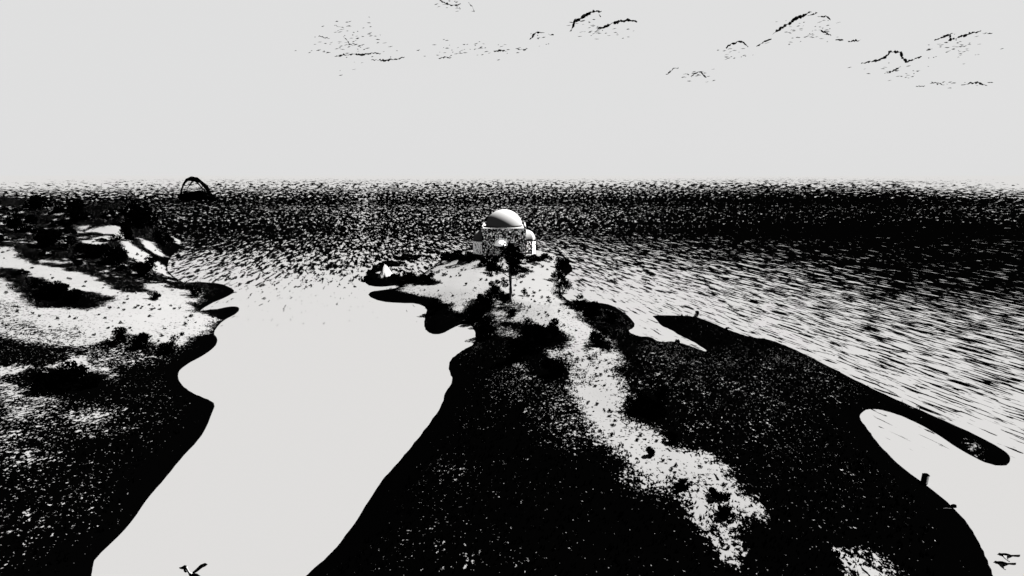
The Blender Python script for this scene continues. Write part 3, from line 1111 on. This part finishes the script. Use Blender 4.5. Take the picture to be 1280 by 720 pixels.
# ------------------------------------------------------------------ clouds: their shading edges modelled as dark ragged strands
CLOUDS = [
    ('ragged dark shading edge of the cloud cut by the top edge of the sky', [([(550, 0), (553, 2), (560, 6), (568, 7), (576, 4.5)], 1.0), ([(586, 3), (590, 8), (593, 15)], .5)], (570, 8, 26, 8, 10)),
    ('scattered thin shading flecks of the leftmost cloud', [([(418, 71), (428, 69), (440, 68), (452, 69), (465, 66), (476, 67)], .9), ([(464, 75), (480, 75.5), (494, 74), (506, 71)], .8), ([(398, 45), (412, 48)], .5), ([(418, 31), (430, 35)], .4), ([(430, 46), (437, 55), (441, 57)], .5)], (440, 55, 50, 30, 60)),
    ('thin broken cloud shading line left of the arched cloud', [([(548, 73.5), (556, 71.5), (564, 72)], .7), ([(617, 64), (626, 63), (634, 64)], .8), ([(645, 60.5), (652, 62), (660, 61)], .7)], (590, 62, 60, 14, 34)),
    ('small hooked cloud shading edge beside the arched cloud', [([(662, 50), (667, 43), (671, 40), (677, 41)], 1.1), ([(685, 43), (692, 43.5)], .8)], (672, 48, 14, 8, 8)),
    ('arched thick dark cloud shading edge right of the sky middle', [([(714, 38), (717, 30), (719, 26), (727, 22), (735, 17), (744, 14.5), (752, 14)], 1.6), ([(749, 17), (751, 21)], .7)], (735, 33, 26, 14, 18)),
    ('smooth thick cloud shading streak right of the arched cloud', [([(747, 36), (756, 34), (765, 29), (775, 26.5), (786, 25), (796, 27.5)], 1.5)], (760, 42, 26, 12, 14)),
    ('tiny hooked cloud shading edge left of the low cloud', [([(833, 93), (838, 89), (842, 85), (848, 85)], .8), ([(864, 96), (869, 91), (875, 90), (880, 94), (883, 97)], .9)], (865, 92, 26, 10, 14)),
    ('humped cloud edge left of the long slanting cloud', [([(907, 60), (914, 55), (922, 52.5), (928, 53), (935, 58.5)], 1.3), ([(946, 58), (952, 54), (958, 51), (964, 49)], 1.1)], (912, 66, 30, 12, 14)),
    ('long slanting thick dark cloud edge high in the right sky', [([(966, 43), (974, 37), (984, 30), (994, 24), (1004, 18.5), (1014, 15)], 1.8), ([(1012, 20), (1022, 16)], .8), ([(1022, 21), (1034, 20), (1038, 25)], .7), ([(1026, 38), (1034, 42), (1039, 45)], .9), ([(1045, 49), (1054, 50)], .8), ([(1060, 52), (1076, 50)], .8)], (1010, 40, 34, 16, 40)),
    ('zigzag dark cloud edge low in the right sky', [([(1076, 79), (1086, 77.5), (1096, 75), (1106, 72), (1113, 64), (1120, 65), (1126, 66), (1128, 73), (1133, 77), (1140, 75), (1152, 70.5)], 1.4), ([(1106, 92), (1116, 89), (1122, 85), (1126, 83)], .9)], (1120, 90, 34, 14, 18)),
    ('long streaked cloud at the right end of the sky', [([(1168, 50), (1178, 46.5), (1188, 43.5), (1187, 50), (1195, 48), (1202, 45.5), (1214, 41.5), (1226, 38.5)], 1.2), ([(1158, 63), (1166, 61)], .7), ([(1228, 42), (1240, 41.5)], .6)], (1195, 58, 40, 16, 34)),
    ('low thin cloud flecks under the right end cloud', [([(1202, 106), (1212, 104), (1222, 103), (1234, 107)], .9), ([(1145, 108.5), (1156, 107)], .6), ([(1164, 103), (1180, 106)], .6)], (1190, 105, 50, 5, 12)),
]
random.seed(21)
for ci, (lab, lines, (fx, fy, fw, fh, nf)) in enumerate(CLOUDS):
    T = 2400.0 + 90 * (ci % 5)
    s = T / FOC
    c0 = at_t(fx, fy, T)
    root = empty('cloud', c0)
    tag(root, lab, 'cloud')
    for pts_, th in lines:
        m = MB()
        # resample with jitter, thick in depth as well
        P3 = []
        for i in range(len(pts_) - 1):
            k = max(2, int(math.hypot(pts_[i + 1][0] - pts_[i][0], pts_[i + 1][1] - pts_[i][1]) / 1.6))
            for j in range(k):
                f = j / k
                P3.append((pts_[i][0] * (1 - f) + pts_[i + 1][0] * f + random.uniform(-.6, .6), pts_[i][1] * (1 - f) + pts_[i + 1][1] * f + random.uniform(-.9, .9)))
        P3.append(pts_[-1])
        ww = [tuple(np.array(at_t(x, y, T + 12 * math.sin(i * .9))) - c0) for i, (x, y) in enumerate(P3)]
        rr = [th * s * (.25 + .75 * math.sin(math.pi * (i + .5) / len(P3)) ** .6) * random.choice((.25, .7, 1.0, 1.35)) for i in range(len(P3))]
        m.tube(ww, rr, 7, 0, .3)
        m.build('shadeline', M_CLOUD, root)
    m = MB()
    for k in range(int(nf * 1.4)):
        x = fx + random.gauss(0, .55) * fw
        y = max(fy + random.gauss(0, .5) * fh, -4)
        L = random.uniform(1.2, 6.0)
        th = random.uniform(.18, .6)
        a = random.uniform(-.35, .1)
        e = [(x - L / 2, y - a * L / 2), (x, y + random.uniform(-.3, .3)), (x + L / 2, y + a * L / 2)]
        m.tube([tuple(np.array(at_t(px, py, T + random.uniform(-40, 40))) - c0) for px, py in e], [.1 * s, th * s, .08 * s], 6, 0, .2)
    tag(m.build('cloud_shade_fleck', M_CLOUD, root), kind='stuff')

# ------------------------------------------------------------------ light, sky, camera
SUN_AZ, SUN_EL = R(60), R(51)      # bearing clockwise from the view, height
sd = bpy.data.lights.new('sun', 'SUN')
sd.energy = 5.0
sd.angle = R(0.5)
sd.color = (1.0, 0.985, 0.97)
so = bpy.data.objects.new('sun', sd)
v = Vector((math.sin(SUN_AZ) * math.cos(SUN_EL), math.cos(SUN_AZ) * math.cos(SUN_EL), math.sin(SUN_EL)))
so.rotation_euler = v.to_track_quat('Z', 'Y').to_euler()
so.location = (60, 40, 120)
COL.objects.link(so)

w = bpy.data.worlds.new('World')
scene.world = w
w.use_nodes = True
nt = w.node_tree
bg = nt.nodes['Background']
sky = nt.nodes.new('ShaderNodeTexSky')
sky.sky_type = 'NISHITA'
sky.sun_disc = False
sky.sun_elevation = SUN_EL
sky.sun_rotation = SUN_AZ
sky.dust_density = 4.0
bw = nt.nodes.new('ShaderNodeRGBToBW')
nt.links.new(sky.outputs[0], bw.inputs[0])
lo = math_node(nt, 'MULTIPLY', bw.outputs[0], 0.0005)
val = math_node(nt, 'ADD', lo, 0.23)
cmb = nt.nodes.new('ShaderNodeCombineColor')
for i in range(3):
    nt.links.new(val, cmb.inputs[i])
nt.links.new(cmb.outputs[0], bg.inputs['Color'])
bg.inputs['Strength'].default_value = 0.05

cam = bpy.data.cameras.new('camera')
cam.sensor_width = 36.0
cam.lens = 36.0 * FOC / 1280.0
cam.clip_start = 0.5
cam.clip_end = 100000
co = bpy.data.objects.new('camera', cam)
co.location = EYE
co.rotation_euler = (math.pi / 2 - PITCH, 0, 0)
COL.objects.link(co)
scene.camera = co

vs = scene.view_settings
vs.view_transform = 'Standard'
vs.look = 'None'
vs.gamma = 1.0
vs.exposure = 6.0
scene.cycles.max_bounces = 4
